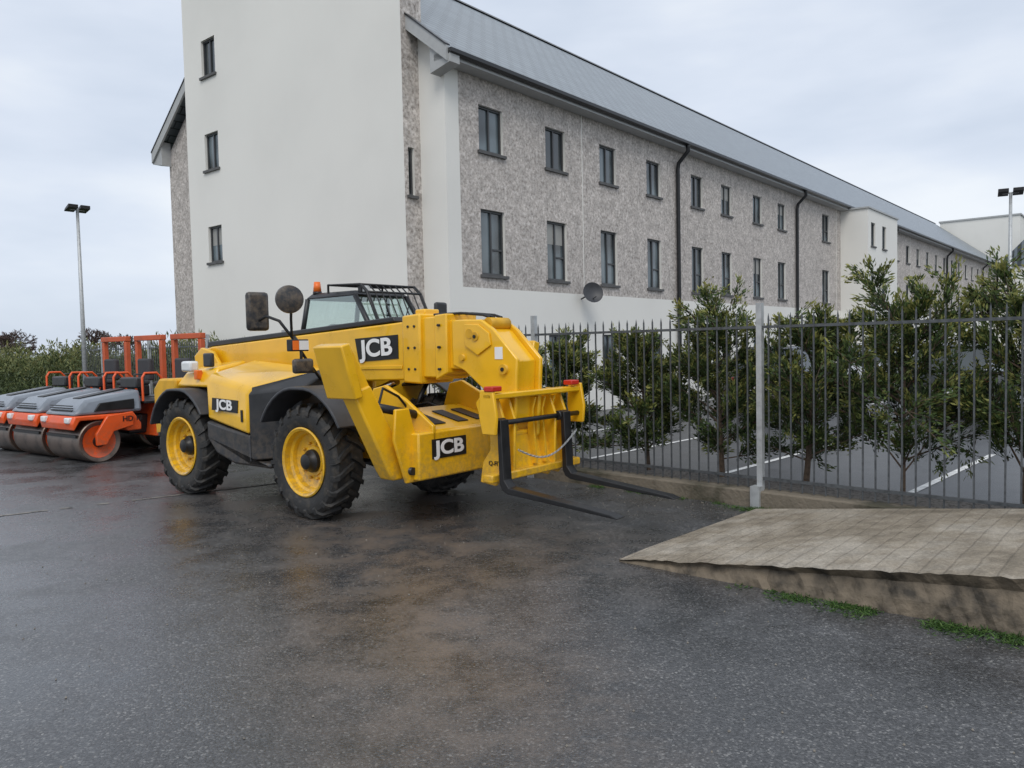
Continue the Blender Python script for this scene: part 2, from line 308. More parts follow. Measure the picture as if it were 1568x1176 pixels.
def conifer(loc,H,R,seed):
    rg=random.Random(seed); np.random.seed(seed); e=empty('cypress_shrub',loc,rg.random()*6)
    P=[];D=[];Ln=[];Wd=[];T=[];segs=[]
    def twig(p,d,Lb,k,dens,lev,u,t0,tb=0):
        q=p.copy(); curl=rg.uniform(-.03,.14)
        for j in range(k):
            d=(d+Vector((rg.uniform(-.22,.22),rg.uniform(-.22,.22),curl))).normalized(); q=q+d*Lb/k; fr=(j+1)/k
            if fr>t0:
                for _ in range(int(dens*(.6+fr*.8))):
                    o_=Vector((rg.gauss(0,1),rg.gauss(0,1),rg.gauss(0,1)))*.026
                    dd=d*1.4+Vector((rg.gauss(0,.5),rg.gauss(0,.5),rg.gauss(.05,.4)))
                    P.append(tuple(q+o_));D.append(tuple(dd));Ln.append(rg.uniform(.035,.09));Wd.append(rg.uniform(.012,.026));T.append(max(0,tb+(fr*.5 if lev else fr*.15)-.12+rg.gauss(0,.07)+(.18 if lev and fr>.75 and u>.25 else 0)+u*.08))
            if lev==0 and fr>.22:
                for _ in range(rg.choice((1,2,2,3))):
                    nd=(d*.8+Vector((rg.gauss(0,.6),rg.gauss(0,.6),rg.gauss(.12,.4)))).normalized(); twig(q,nd,Lb*rg.uniform(.2,.4),4,dens*1.5,1,u,.0,rg.gauss(.04,.09))
        segs.append((p,q,.013 if lev==0 else .005,.003))
    tp=Vector((rg.uniform(-.12,.12),rg.uniform(-.12,.12),H*.86)); segs.append((Vector((0,0,-.05)),tp,.038,.008))
    nb=int(14+H*9)
    for i in range(nb):
        u=(i+rg.random())/nb; z0=.25+u*(H*.84-.25); az=i*2.4+rg.uniform(-.5,.5); up=rg.uniform(-.15,.6)+u*.75
        Lb=R*rg.choice((.6,.8,.9,1.0,1.35))*(1.15-.6*u)*(.7+.3*min(1,u*4))
        d=Vector((math.cos(az),math.sin(az),up)).normalized(); p=Vector((0,0,-.05)).lerp(tp,min(1,z0/(H*.86)))
        twig(p,d,Lb,7,8,0,u,.28)
    for _ in range(5):
        twig(tp-Vector((0,0,.12)),Vector((rg.gauss(0,.4),rg.gauss(0,.4),1)).normalized(),R*rg.uniform(.2,.42),5,12,1,1,.0)
    leafmesh('foliage',P,D,Ln,Wd,T,FOL,e)
    V=[];Fc=[]
    for a,c,r0,r1 in segs:
        d=(c-a).normalized(); x=d.orthogonal().normalized(); y=d.cross(x); k=len(V)
        for pt_,rr_ in ((a,r0),(c,r1)):
            for t_ in range(4): V.append(pt_+(x*math.cos(t_*1.5708)+y*math.sin(t_*1.5708))*rr_)
        for t_ in range(4): Fc.append((k+t_,k+(t_+1)%4,k+4+(t_+1)%4,k+4+t_))
    obj('trunk_and_limbs',V,Fc,BARK,e)
    return len(P)
sh=[(.05,12.0,1.8,.62),(.85,11.35,1.8,.66),(1.8,10.40,1.85,.74),(2.62,9.75,2.1,.85),(3.42,9.1,2.0,.8),(4.22,8.42,2.2,1.0),(5.1,7.75,2.25,.95),(6.1,6.95,2.3,.8),(-.8,12.8,1.8,.6),(-2.0,13.8,1.9,.6),(7.3,6.0,2.3,.8)]
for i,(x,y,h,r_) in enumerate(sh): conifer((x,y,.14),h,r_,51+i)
def hedge(name,a,b_,h,wd,n,seed,hv=.25):
    rg=random.Random(seed); np.random.seed(seed); a=Vector(a);b_=Vector(b_);d=b_-a;nn=Vector((-d.y,d.x,0)).normalized(); P=[];D=[];Ln=[];Wd=[];T=[]
    ph=[rg.random()*6 for _ in range(4)]; Lh=d.length
    for i in range(n):
        u=rg.random(); hh=h*(1+hv*.4*math.sin(u*Lh*.9+ph[0])+hv*.3*math.sin(u*Lh*2.3+ph[1])+hv*.25*math.sin(u*Lh*6+ph[2])) 
        ang=rg.uniform(-.2,math.pi+.2); rr=rg.uniform(.75,1.05)*(1+.12*math.sin(u*Lh*7)) 
        p=a+d*u+nn*(math.cos(ang)*wd*rr); z=max(.02,(.25+.75*abs(math.sin(ang))**.6*rr)*hh*rg.uniform(.35,1) if rg.random()<.6 else hh*(.75+.33*rg.random()**2))
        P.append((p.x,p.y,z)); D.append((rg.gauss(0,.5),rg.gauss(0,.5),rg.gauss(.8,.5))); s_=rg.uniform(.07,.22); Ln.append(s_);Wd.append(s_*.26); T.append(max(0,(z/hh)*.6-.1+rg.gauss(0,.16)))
    return leafmesh(name,P,D,Ln,Wd,T,HFOL)
hedge('cypress_hedge',(-5.6,18.6,0),(-31,39.8,0),1.85,.6,52000,5)
hedge('cypress_hedge',(4,70,0),(60,30,0),2.2,.8,9000,6)
def tufts(name,pts,seed,Lr=(.02,.06)):
    rg=random.Random(seed); np.random.seed(seed);P=[];D=[];Ln=[];Wd=[];T=[]
    for x,y,z in pts:
        for _ in range(rg.randint(3,8)):
            P.append((x+rg.gauss(0,.025),y+rg.gauss(0,.025),z));D.append((rg.gauss(0,1),rg.gauss(0,1),.4));Ln.append(rg.uniform(*Lr));Wd.append(.007);T.append(rg.random()*.7)
    leafmesh(name,P,D,Ln,Wd,T,GRS)
pts=[]
for i in range(900):
    s=1.0+abs(random.gauss(0,1))*1.3+random.random()*1.2; q=rA+rd*s-rb*(abs(random.gauss(0,.09))+.015); 
    if math.sin(s*5)+math.sin(s*13+1)+math.sin(s*29)*.6>-.3: pts.append((q.x,q.y,0))
for i in range(450):
    s=random.uniform(-2.5,1.6); 
    if math.sin(s*4)+math.sin(s*11)>-.1: pts.append(F(s,-.14-abs(random.gauss(0,.03)),0))
for i in range(220):
    p=F(random.gauss(.15,.25),-.2-abs(random.gauss(0,.07)),0); pts.append(p)
tufts('grass_tufts',pts,3)
V=[];Fc=[];rg=random.Random(2)
for i in range(700):
    if i<220: c=F(rg.uniform(-3,1.5),-.15-abs(rg.gauss(0,.5)),.006)
    else: c=(rg.uniform(-6,4),rg.uniform(2.2,9),.006)
    s_=rg.uniform(.003,.009); k=len(V); a0=rg.random()*6
    for t_ in range(4): V.append((c[0]+s_*math.cos(a0+t_*1.57)*rg.uniform(.7,1.3),c[1]+s_*math.sin(a0+t_*1.57),c[2]-.004))
    V.append((c[0],c[1],c[2]+s_*.7)); Fc+=[(k+t_,k+(t_+1)%4,k+4) for t_ in range(4)]
obj('loose_stones',V,Fc,mat('loose_stone',(.22,.20,.17),.8,0,.4,30))
def baretree(loc,H,seed):
    rg=random.Random(seed); V=[];Fc=[]
    def grow(p,d,L_,r,lev):
        q=p+d*L_; x=d.orthogonal().normalized(); y=d.cross(x); k=len(V)
        for pt_,rr_ in ((p,r),(q,r*.6)):
            for t_ in range(3): V.append(pt_+(x*math.cos(t_*2.094)+y*math.sin(t_*2.094))*rr_)
        for t_ in range(3): Fc.append((k+t_,k+(t_+1)%3,k+3+(t_+1)%3,k+3+t_))
        if lev<6:
            for _ in range(3 if lev else 4):
                nd=(d+Vector((rg.gauss(0,.5),rg.gauss(0,.5),rg.gauss(.05,.3)))).normalized(); grow(p+(q-p)*rg.uniform(.6,1),nd,L_*rg.uniform(.6,.82),max(.03,r*.55),lev+1)
    grow(Vector((0,0,0)),Vector((0,0,1)),H*.28,H*.02,0)
    o=obj('bare_tree',V,Fc,TWIG); o.location=loc
baretree((-43,80,0),6.2,1); baretree((-59,92,0),7.2,2); baretree((-39.5,80,0),5.6,3); baretree((-54,86,0),5.2,4); baretree((-62,94,0),6.2,8)
# ------------------------------------------------------------------ fence
fe=empty('railing_fence',(FP.x,FP.y,0),math.atan2(FD.y,FD.x))
V=[];Fc=[];s=-21.9;rg=random.Random(4)
while s<11.9:
    k=len(V); h_=.0075; lx=rg.gauss(0,.004)
    for z_ in (.2,2.09):
        for a,b_ in ((-h_,-h_),(h_,-h_),(h_,h_),(-h_,h_)): V.append((s+a+(lx if z_>1 else 0),b_,z_))
    V.append((s+lx,0,2.15)); 
    Fc+=[(k,k+1,k+2,k+3)]+[(k+i,k+(i+1)%4,k+4+(i+1)%4,k+4+i) for i in range(4)]+[(k+4+i,k+4+(i+1)%4,k+8) for i in range(4)]; s+=.125
obj('bars',V,Fc,BARM,fe)
boxes('rails',[(-22,12,-.018,.018,.30,.33),(-22,12,-.018,.018,1.98,2.01)],BARM,fe)
pp=[-3.36*i for i in range(0,7)]+[3.36*i for i in range(1,4)]
boxes('posts',[(p-.032,p+.032,-.032,.032,.15,2.26) for p in pp],GALV,fe)
boxes('post_feet',[(-.055+p,.055+p,-.15,-.033,.0,.24) for p in pp],GALV,fe)
# ------------------------------------------------------------------ building
B=empty('apartment_building',(-1.313,17.115,0),math.atan2(.767,.642))
def wall(name,org,ud,nd,ul,z0,z1,ops,rough,mats,cuts_u=(),cuts_z=(),depth=.12):
    us=sorted(set([0,ul]+[a for o_ in ops for a in (o_[0],o_[1])]+list(cuts_u))); zs=sorted(set([z0,z1]+[a for o_ in ops for a in (o_[2],o_[3])]+list(cuts_z)))
    org=Vector(org);ud=Vector(ud);nd=Vector(nd);V=[];Fc=[];mi=[]
    def P(u,z,dn=0): 
        q=org+ud*u-nd*dn; V.append((q.x,q.y,z)); return len(V)-1
    def inop(u,z): return any(o_[0]<u<o_[1] and o_[2]<z<o_[3] for o_ in ops)
    for i in range(len(us)-1):
        for j in range(len(zs)-1):
            uc=(us[i]+us[i+1])/2; zc=(zs[j]+zs[j+1])/2
            if inop(uc,zc): continue
            Fc.append((P(us[i],zs[j]),P(us[i+1],zs[j]),P(us[i+1],zs[j+1]),P(us[i],zs[j+1]))); mi.append(rough(uc,zc))
    for a,b_,c,d_ in ops:
        for (u0,w0,u1,w1) in ((a,c,b_,c),(b_,c,b_,d_),(b_,d_,a,d_),(a,d_,a,c)):
            Fc.append((P(u0,w0),P(u1,w1),P(u1,w1,depth),P(u0,w0,depth))); mi.append(0)
    return obj(name,V,Fc,par=B,mats=mats,mi=mi)
BLIND=mat('window_blind',(.33,.33,.31),.5,0,.15,2)
def windows(tag,org,ud,nd,ops,depth=.12,tall=1.2):
    org=Vector(org);ud=Vector(ud);nd=Vector(nd)
    fr=[];gl=[];si=[];bl=[];rg=random.Random(len(ops)*3+1)
    def bx(lst,a,b_,c,d_,n0,n1):
        p=org+ud*a-nd*n0; q=org+ud*b_-nd*n1
        lst.append((min(p.x,q.x),max(p.x,q.x),min(p.y,q.y),max(p.y,q.y),c,d_))
    for a,b_,c,d_ in ops:
        t_=.05; f0,f1=depth-.05,depth+.02
        bx(fr,a,a+t_,c,d_,f0,f1);bx(fr,b_-t_,b_,c,d_,f0,f1);bx(fr,a+t_,b_-t_,c,c+t_,f0,f1);bx(fr,a+t_,b_-t_,d_-t_,d_,f0,f1)
        if b_-a>.6:
            mdl=a+(b_-a)*.5; bx(fr,mdl-.025,mdl+.025,c+t_,d_-t_,f0+.003,f1)
            if d_-c>tall: bx(fr,mdl+.025,b_-t_,c+(d_-c)*.4-.02,c+(d_-c)*.4+.02,f0+.003,f1)
        bx(gl,a+.01,b_-.01,c+.01,d_-.01,depth-.01,depth+.004)
        if rg.random()<.35: bx(bl,a+t_+.01,b_-t_-.01,d_-t_-(d_-c)*rg.uniform(.2,.6),d_-t_-.005,depth-.0125,depth-.011)
        bx(si,a-.06,b_+.06,c-.07,c-.003,-.06,depth-.003)
    boxes('window_frames_'+tag,fr,FRAME,B); boxes('window_panes_'+tag,gl,WGL,B); boxes('window_sills_'+tag,si,SILL,B)
    if bl: boxes('window_blinds_'+tag,bl,BLIND,B)
LEN=76; ts=[1.49,3.97,6.41,8.94,11.8,14.06,16.8,19.25,24.6]+[34.3+2.55*i for i in range(16)]
ops=[]
for i,t_ in enumerate(ts):
    w_=.84 if i!=8 else 1.0; dx=w_/2
    ops+= [(t_-dx,t_+dx,6.29,7.32 if i!=8 else 7.5),(t_-dx,t_+dx,3.49,4.98),(t_-dx,t_+dx,.69,2.1)]
ROM=[WPLAS,ROUGH]
wall('facade_wall',(0,0,0),(1,0,0),(0,-1,0),LEN,-.1,8.1,ops,lambda u,z:0 if (z<3.18 or u<.42) else 1,ROM,(.42,),(3.18,))
windows('facade',(0,0,0),(1,0,0),(0,-1,0),ops)
boxes('movement_joints',[(x,x+.03,-.006,.0,3.18,7.9) for x in (5.13,27-.9,40,56)],WPLAS,B)
EZ,RZ,RY=8.08,13.2,6.06; WID=12.13
obj('gable_wall_smooth',[(0,0,-.1),(0,2,-.1),(0,2,EZ+2*(RZ-EZ)/RY),(0,0,EZ)],[(0,1,2,3)],WPLAS,B)
obj('gable_wall_roughcast',[(0,2,-.1),(0,WID,-.1),(0,WID,EZ),(0,RY,RZ-.05),(0,2,EZ+2*(RZ-EZ)/RY)],[(0,1,2,3,4)],ROUGH,B)
obj('rear_wall',[(0,WID,-.1),(LEN,WID,-.1),(LEN,WID,EZ),(0,WID,EZ)],[(0,1,2,3)],ROUGH,B)
obj('end_wall',[(LEN,0,-.1),(LEN,WID,-.1),(LEN,WID,EZ),(LEN,RY,RZ-.05),(LEN,0,EZ)],[(0,1,2,3,4)],WPLAS,B)
TX=-.5; TY0,TY1=.79,10.05; TT=15.2; TD=.62
tw=[(TY1-9.07,TY1-8.35,4.41+2.6*i,5.42+2.6*i) for i in range(4)]
wall('stair_tower_front',(TX,TY1,0),(0,-1,0),(-1,0,0),TY1-TY0,-.1,TT,tw,lambda u,z:0,ROM)
windows('tower',(TX,TY1,0),(0,-1,0),(-1,0,0),tw)
sw=[(.12,.30,5.2,6.25)]
wall('stair_tower_side',(TX,TY0,0),(1,0,0),(0,-1,0),TD,-.1,TT,sw,lambda u,z:1,ROM)
windows('tower_side',(TX,TY0,0),(1,0,0),(0,-1,0),sw)
XB=TX+TD
obj('stair_tower_back',[(TX,TY1,-.1),(XB,TY1,-.1),(XB,TY1,TT),(TX,TY1,TT),(XB,TY0,TT),(XB,TY0,-.1),(TX,TY0,TT)],[(0,1,2,3),(1,5,4,2),(3,2,4,6)],WPLAS,B)
y0=-.42; z0=EZ+.02
def roofside(name,ya,yb):
    a=(-.32,ya,z0); L_=math.hypot(yb-ya,RZ-z0); o=obj(name,[(0,0,0),(LEN+.52,0,0),(LEN+.52,L_,0),(0,L_,0)],[(0,1,2,3)],SLATE,B)
    X=Vector((1,0,0)); Y=Vector((0,yb-ya,RZ-z0)).normalized(); Z=X.cross(Y); Mx=Matrix((X,Y,Z)).transposed().to_4x4(); Mx.translation=Vector(a); o.matrix_local=Mx
roofside('roof_slope_front',y0,RY); roofside('roof_slope_rear',WID+.42,RY)
prism('roof_ridge',[(RY-.14,RZ-.05),(RY,RZ+.08),(RY+.14,RZ-.05)],XB+.01,LEN+.2,GUT,B,axis='x')
prism('gutter_front',[(y0-.1,z0-.02),(y0-.1,z0-.10),(y0-.02,z0-.14),(y0+.03,z0-.1),(y0+.03,z0-.02)],-.3,LEN,GUT,B,axis='x')
box('soffit_front',-.3,LEN,y0+.032,-.002,z0-.2,z0-.06,SOFF,B)
for nm,ya in (('barge_board_right',y0),('barge_board_left',WID+.42)):
    prism(nm,[(ya,z0-.28),(ya,z0+.03),(RY,RZ+.03),(RY,RZ-.28)],-.36,-.30,SOFF,B,axis='x')
    prism(nm+'_cap',[(ya,z0+.032),(ya,z0+.07),(RY,RZ+.08),(RY,RZ+.032)],-.38,-.24,GUT,B,axis='x')
prism('eave_box',[(y0-.05,z0-.3),(y0-.05,z0-.03),(.12,z0+.3),(.12,z0-.42)],-.3,-.003,SOFF,B,axis='x')
prism('eave_box_left',[(WID+.47,z0-.3),(WID+.47,z0-.03),(WID-.12,z0+.3),(WID-.12,z0-.42)],-.3,-.003,SOFF,B,axis='x')
for i,x in enumerate((10.33,20.76,35.2,50,64)):
    path('downpipe_%d'%i,[(x,y0-.03,z0-.1),(x,y0-.03,z0-.3),(x,-.12,z0-.62),(x,-.09,z0-.8),(x,-.09,0)],.065,GUT,B)
by=-1.24
wb=[(.5,1.2,6.2,7.3),(2.4,3.1,6.2,7.3),(.5,1.2,3.4,4.8),(2.4,3.1,3.4,4.8),(.5,1.2,.7,2.0)]
wall('bay_front',(26.7,by,0),(1,0,0),(0,-1,0),5.2,-.1,7.9,wb,lambda u,z:0,ROM); windows('bay',(26.7,by,0),(1,0,0),(0,-1,0),wb)
obj('bay_sides',[(26.7,by,-.1),(26.7,-.002,-.1),(26.7,-.002,7.9),(26.7,by,7.9),(31.9,by,-.1),(31.9,-.002,-.1),(31.9,-.002,7.9),(31.9,by,7.9)],[(0,1,2,3),(4,5,6,7),(3,2,6,7)],WPLAS,B)
box('bay_parapet_cap',26.62,31.98,by-.06,-.01,7.903,7.97,SOFF,B)
box('end_stair_tower',76.3,82,-1.2,5.6,-.1,13.2,WPLAS,B); box('end_tower_cap',76.2,82.1,-1.3,5.7,13.203,13.35,SOFF,B)
prism('end_wing_roof',[(-6,8),(-3,11.2),(0,8)],71,76.2,SLATE,B,axis='x')
box('end_wing',71.2,76.1,-5.8,-.2,-.1,7.99,WPLAS,B)
dp=[(.0,0.)]+[(.28*i/6,-.09*(i/6)**2) for i in range(1,7)]
o=lathe('satellite_dish',dp,GRYP,B,24); o.location=(5.0,-.35,3.18); o.rotation_euler=(math.radians(-15),0,math.radians(-35))
tube('dish_arm',(5.0,-.3,3.18),(5.0,0,3.05),.02,GRYP,B); tube('dish_lnb_arm',(5.0,-.36,3.03),(4.8,-.62,3.08),.012,GRYP,B)
# ------------------------------------------------------------------ lamps
def lamp(loc,h,rz,hs):
    e=empty('street_lamp',loc,rz); tube('post',(0,0,0),(0,0,h),.07,GALV,e,12,.04)
    tube('base',(0,0,0),(0,0,.9),.1,GALV,e,12); tube('bracket',(-.2,0,h),(.2,0,h),.025,GALV,e,8)
    for s in hs: hexa('floodlight_head',[(s-.13,-.15,h+.02),(s+.13,-.15,h+.02),(s+.13,.16,h-.06),(s-.13,.16,h-.06)],[(s-.13,-.15,h+.12),(s+.13,-.15,h+.12),(s+.1,.16,h+.03),(s-.1,.16,h+.03)],BLKS,e,.01)
lamp((-12.0,22,0),5.9,.9,(-.16,.16)); lamp((14.2,22.3,0),5.85,-.5,(-.18,.18))
# ------------------------------------------------------------------ cars
def car(loc,rz,c,name='parked_car',suv=0):
    e=empty(name,loc,rz); P=mat('car_paint',c,.25,.3,.05,2,coat=.6); k=1+.12*suv
    prof=[(-2.1,.32),(-2.15,.6),(-2.08,.92*k),(-1.75,1.0*k),(.95,.97*k),(1.85,.84*k),(2.1,.66),(2.12,.32)]
    prism('body',prof,-.86,.86,P,e,.07)
    z=.96*k; h=1.48*k
    hexa('cabin_glass',[(-2.0,-.8,z),(1.15,-.8,z),(1.15,.8,z),(-2.0,.8,z)],[(-1.55,-.62,h-.04),(.35,-.62,h-.04),(.35,.62,h-.04),(-1.55,.62,h-.04)],CGL,e,.05)
    hexa('roof',[(-1.62,-.64,h-.05),(.42,-.64,h-.05),(.42,.64,h-.05),(-1.62,.64,h-.05)],[(-1.5,-.56,h+.02),(.25,-.56,h+.02),(.25,.56,h+.02),(-1.5,.56,h+.02)],P,e,.03)
    for sy in (-1,1):
        for a,b_ in (((-2.0,z),(-1.55,h-.04)),((-.55,z),(-.5,h-.04)),((1.15,z),(.35,h-.04))): tube('pillar',(a[0],sy*.8,a[1]),(b_[0],sy*.625,b_[1]),.035,P,e,6)
        box('door_mirror',.75,.95,min(sy*.86,sy*1.02),max(sy*.86,sy*1.02),z-.02,z+.13,P,e,.03)
        for x in (-1.3,1.3):
            lathe('wheel_arch',[(.1,.861*sy),(.37,.863*sy)],BLKS,e,24,(x,0,.36))
            lathe('tyre',[(.20,-.1),(.3,-.11),(.33,-.06),(.33,.06),(.3,.11),(.2,.1)],RUB,e,24,(x,sy*.79,.33))
            lathe('alloy_wheel',[(.21,.09*sy),(.2,.095*sy),(.05,.085*sy),(.001,.1*sy)],GALV,e,10,(x,sy*.79,.33))
        box('headlamp',2.0,2.12,sy*.75-.1,sy*.75+.1,.62,.76,LGT,e,.02); box('tail_lamp',-2.17,-2.02,sy*.74-.1,sy*.74+.1,.78,.93,TAIL,e,.02)
    box('number_plate',-2.18,-2.14,-.26,.26,.6,.71,WHT,e); box('front_plate',2.11,2.14,-.26,.26,.42,.52,WHT,e); box('rear_bumper_trim',-2.175,-2.1,-.8,.8,.34,.5,BLK,e,.02)
    return e
hd=math.atan2(.767,.642)
car((7.5,21.0,0),hd+.0,(.02,.021,.025),suv=1); car((10.8,18.6,0),hd,(.015,.02,.02),suv=1); car((12.4,26.5,0),hd+math.pi,(.45,.46,.48),suv=1); car((14.2,24.6,0),hd,(.5,.5,.5)); car((9.3,28,0),hd,(.5,.5,.5)); car((16.5,21.8,0),hd,(.3,.31,.33),suv=1)
# ------------------------------------------------------------------ road rollers
def roller(loc,rz):
    e=empty('road_roller',loc,rz)
    for x in (.88,-.88):
        lathe('drum',[(.2,-.52),(.30,-.58),(.345,-.6),(.36,-.585),(.36,.585),(.345,.6),(.30,.58),(.2,.52)],DRUM,e,48,(x,0,.36))
        for sy in (-1,1):
            lathe('drum_side_disc',[(.001,.54*sy),(.21,.54*sy),(.28,.575*sy)],ORG if sy>0 else BLKS,e,28,(x,0,.36))
            lathe('vibration_hub',[(.001,.6*sy),(.09,.6*sy),(.10,.53*sy)],BLKS,e,16,(x,0,.36))
            sg=1 if x>0 else -1
            prism('drum_yoke',[(x-.07*sg,.3),(x+.09*sg,.3),(x+.1*sg,.5),(x-.1*sg,.80),(x-.55*sg,.84),(x-.55*sg,.6),(x-.2*sg,.52)],min(sy*.63,sy*.70),max(sy*.63,sy*.70),ORG,e,.012)
        box('scraper',x+.36*(1 if x>0 else -1)-.02,x+.36*(1 if x>0 else -1)+.02,-.55,.55,.45,.5,BLKS,e)
    prism('front_frame',[(.15,.62),(.28,.82),(1.28,.82),(1.33,.70),(1.30,.58),(1.2,.74),(.6,.74),(.4,.5),(.15,.5)],-.62,.62,ORG,e,.02)
    hexa('engine_hood',[(.1,-.6,.825),(1.3,-.58,.825),(1.3,.58,.825),(.1,.6,.825)],[(.1,-.52,1.22),(1.02,-.47,1.08),(1.02,.47,1.08),(.1,.52,1.22)],HOODG,e,.06)
    boxes('hood_grille',[(1.2+.002*i,1.235+.002*i,-.4,.4,.86+.04*i,.875+.04*i) for i in range(4)],BLKS,e)
    hexa('hood_stripe',[(.2,-.14,1.20),(.98,-.12,1.08),(.98,.12,1.08),(.2,.14,1.20)],[(.2,-.14,1.235),(.98,-.12,1.105),(.98,.12,1.105),(.2,.14,1.235)],BLKS,e,.01)
    for sy in (-1,1):
        prism('side_vent',[(.25,.88),(.95,.88),(.85,1.02),(.25,1.06)],min(sy*.56,sy*.60),max(sy*.56,sy*.60),BLKS,e,.01)
        box('headlight',1.27,1.36,sy*.45-.08,sy*.45+.08,.70,.80,LGT,e,.02)
    box('articulation_joint',-.18,.2,-.25,.25,.4,.75,BLKS,e,.03)
    prism('rear_frame',[(-1.3,.55),(-1.36,.95),(-.2,.95),(-.12,.35),(-.5,.35),(-.62,.74),(-1.2,.74)],-.6,.6,ORG,e,.02)
    box('platform',-1.3,.05,-.58,.58,.953,1.0,BLKS,e,.01)
    box('seat_base',-1.0,-.6,-.25,.25,1.0,1.22,BLKS,e,.03); box('seat_cushion',-1.02,-.55,-.25,.25,1.22,1.32,SEAT,e,.04); box('seat_back',-1.12,-1.0,-.24,.24,1.3,1.75,SEAT,e,.04)
    box('dashboard',-.12,.05,-.3,.3,1.22,1.42,BLK,e,.03); tube('steering_column',(-.1,0,1.0),(-.25,0,1.45),.03,BLKS,e)
    o=lathe('steering_wheel',[(.17,-.012),(.185,0),(.17,.012),(.155,0),(.17,-.012)],BLKS,e,24); o.location=(-.27,0,1.47); o.rotation_euler=(math.radians(90),0,0)
    for sy in (-1,1):
        path('grab_rail',[(.05,sy*.52,1.0),(.05,sy*.52,1.42),(0,sy*.52,1.5),(-.22,sy*.52,1.5),(-.3,sy*.52,1.42),(-.42,sy*.52,1.0)],.022,ORG,e)
    for sy in (-1,1): box('rollbar_post',-1.22,-1.12,sy*.48-.05,sy*.48+.05,.95,2.12,ORP,e,.012)
    box('rollbar_top',-1.23,-1.11,-.54,.54,2.123,2.23,ORP,e,.012)
    text('side_lettering','HD 12',.13,Matrix.Translation((.35,.704,.72))@Matrix.Rotation(math.pi,4,'Z')@Matrix.Rotation(math.pi/2,4,'X'),BLKS,e)
    return e
rf=Vector((-.60,-.80,0)); rl_=Vector((.80,-.60,0)); p0=Vector((-7.1,13.38,0))-rl_*.6-rf*.88
for i in range(3):
    q=p0-rl_*1.42*i; roller((q.x,q.y,0.0),math.atan2(rf.y,rf.x))
# ------------------------------------------------------------------ telehandler
T=empty('telehandler',(-2.61,10.18,0),math.atan2(-.641,.768))
def tyre(x,y,sy):
    o=lathe('tyre',[(.36,-.15),(.40,-.185),(.50,-.205),(.56,-.195),(.595,-.16),(.598,0),(.595,.16),(.56,.195),(.50,.205),(.40,.185),(.36,.15)],RUB,T,64,(x,y,.63))
    V=[];Fc=[];n=20
    for side in (-1,1):
        for i in range(n):
            t0=2*math.pi*(i+(.5 if side>0 else 0))/n
            st=[(-.015,0,.636,.59),(.09,.10,.634,.585),(.165,.20,.626,.57),(.205,.235,.588,.545),(.215,.25,.53,.50)]
            k=len(V)
            for yy,dt,ro,ri in st:
                for rr_,dw in ((ro,.042),(ri,.055)):
                    for sg in (-1,1):
                        a=t0-dt+sg*dw; V.append((x+rr_*math.cos(a),y+side*(yy if rr_==ro or yy<.2 else yy-.02),.63+rr_*math.sin(a)))
            for j in range(len(st)-1):
                a=k+j*4; c=a+4
                Fc+= [(a,a+1,c+1,c),(a,c,c+2,a+2),(a+1,a+3,c+3,c+1)]
            Fc+=[(k,k+2,k+3,k+1),(k+16,k+17,k+19,k+18)]
    obj('tyre_lugs',V,Fc,RUB,T)
    s=sy
    lathe('wheel_rim',[(.375,.165*s),(.385,.19*s),(.37,.20*s),(.345,.185*s),(.335,.12*s),(.31,.10*s),(.30,.05*s),(.27,.035*s),(.17,.03*s),(.16,.05*s),(.001,.05*s)],YEL,T,48,(x,y,.63))
    lathe('rim_back',[(.37,-.165*s),(.34,-.12*s),(.32,0),(.3,.04*s)],YELD,T,32,(x,y,.63))
    lathe('wheel_hub',[(.13,.045*s),(.125,.09*s),(.10,.11*s),(.085,.16*s),(.06,.175*s),(.001,.175*s)],BLKS,T,28,(x,y,.63))
    for i in range(10):
        a=i*.628; tube('wheel_nut',(x+.2*math.cos(a),y+.03*s,.63+.2*math.sin(a)),(x+.2*math.cos(a),y+.07*s,.63+.2*math.sin(a)),.016,YELD,T,6)
for x in (-1.335,1.335):
    for sy in (-1,1): tyre(x,sy*.925,sy)
    tube('axle',(x,-.8,.63),(x,.8,.63),.11,BLKS,T,16); lathe('differential',[(.001,-.22),(.15,-.2),(.22,0),(.15,.2),(.001,.22)],BLKS,T,20,(x,0,.63))
CR=[(-2.15,.75),(-2.15,1.25),(-.6,1.2),(1.8,1.1),(2.6,1.05),(2.6,.6),(.9,.62),(.6,.55),(-.7,.55),(-.9,.75)]
prism('chassis_rail_right',CR,-.46,-.40,YELD,T,.01); prism('chassis_rail_left',CR,.40,.46,YELD,T,.01)
box('chassis_floor',-2.1,2.5,-.39,.39,.7,.76,BLKS,T)
prism('rear_counterweight',[(-2.35,.72),(-2.38,1.35),(-2.2,1.5),(-1.75,1.5),(-1.75,1.32),(-2.05,1.25),(-2.1,.72)],-.95,.95,YELD,T,.03)
for a,b_ in ((-.42,-.36),(.2,.26)): prism('boom_pivot_plate',[(-2.1,1.3),(-2.2,1.80),(-2.0,1.92),(-1.7,1.86),(-1.2,1.35)],a,b_,YEL,T,.015)
hexa('rear_body_panel',[(-1.75,-.95,1.40),(-.72,-.98,1.40),(-.72,-.45,1.40),(-1.75,-.45,1.40)],[(-1.6,-.85,1.60),(-.78,-.88,1.66),(-.78,-.45,1.74),(-1.6,-.45,1.70)],YEL,T,.04)
box('rear_lamp_cluster',-1.5,-1.25,-.99,-.86,1.60,1.74,LGT,T,.03); box('rear_marker',-1.18,-1.1,-.98,-.9,1.5,1.62,AMB,T,.01)
box('rear_handle',-1.05,-.85,-.92,-.86,1.66,1.84,BLK,T,.02)
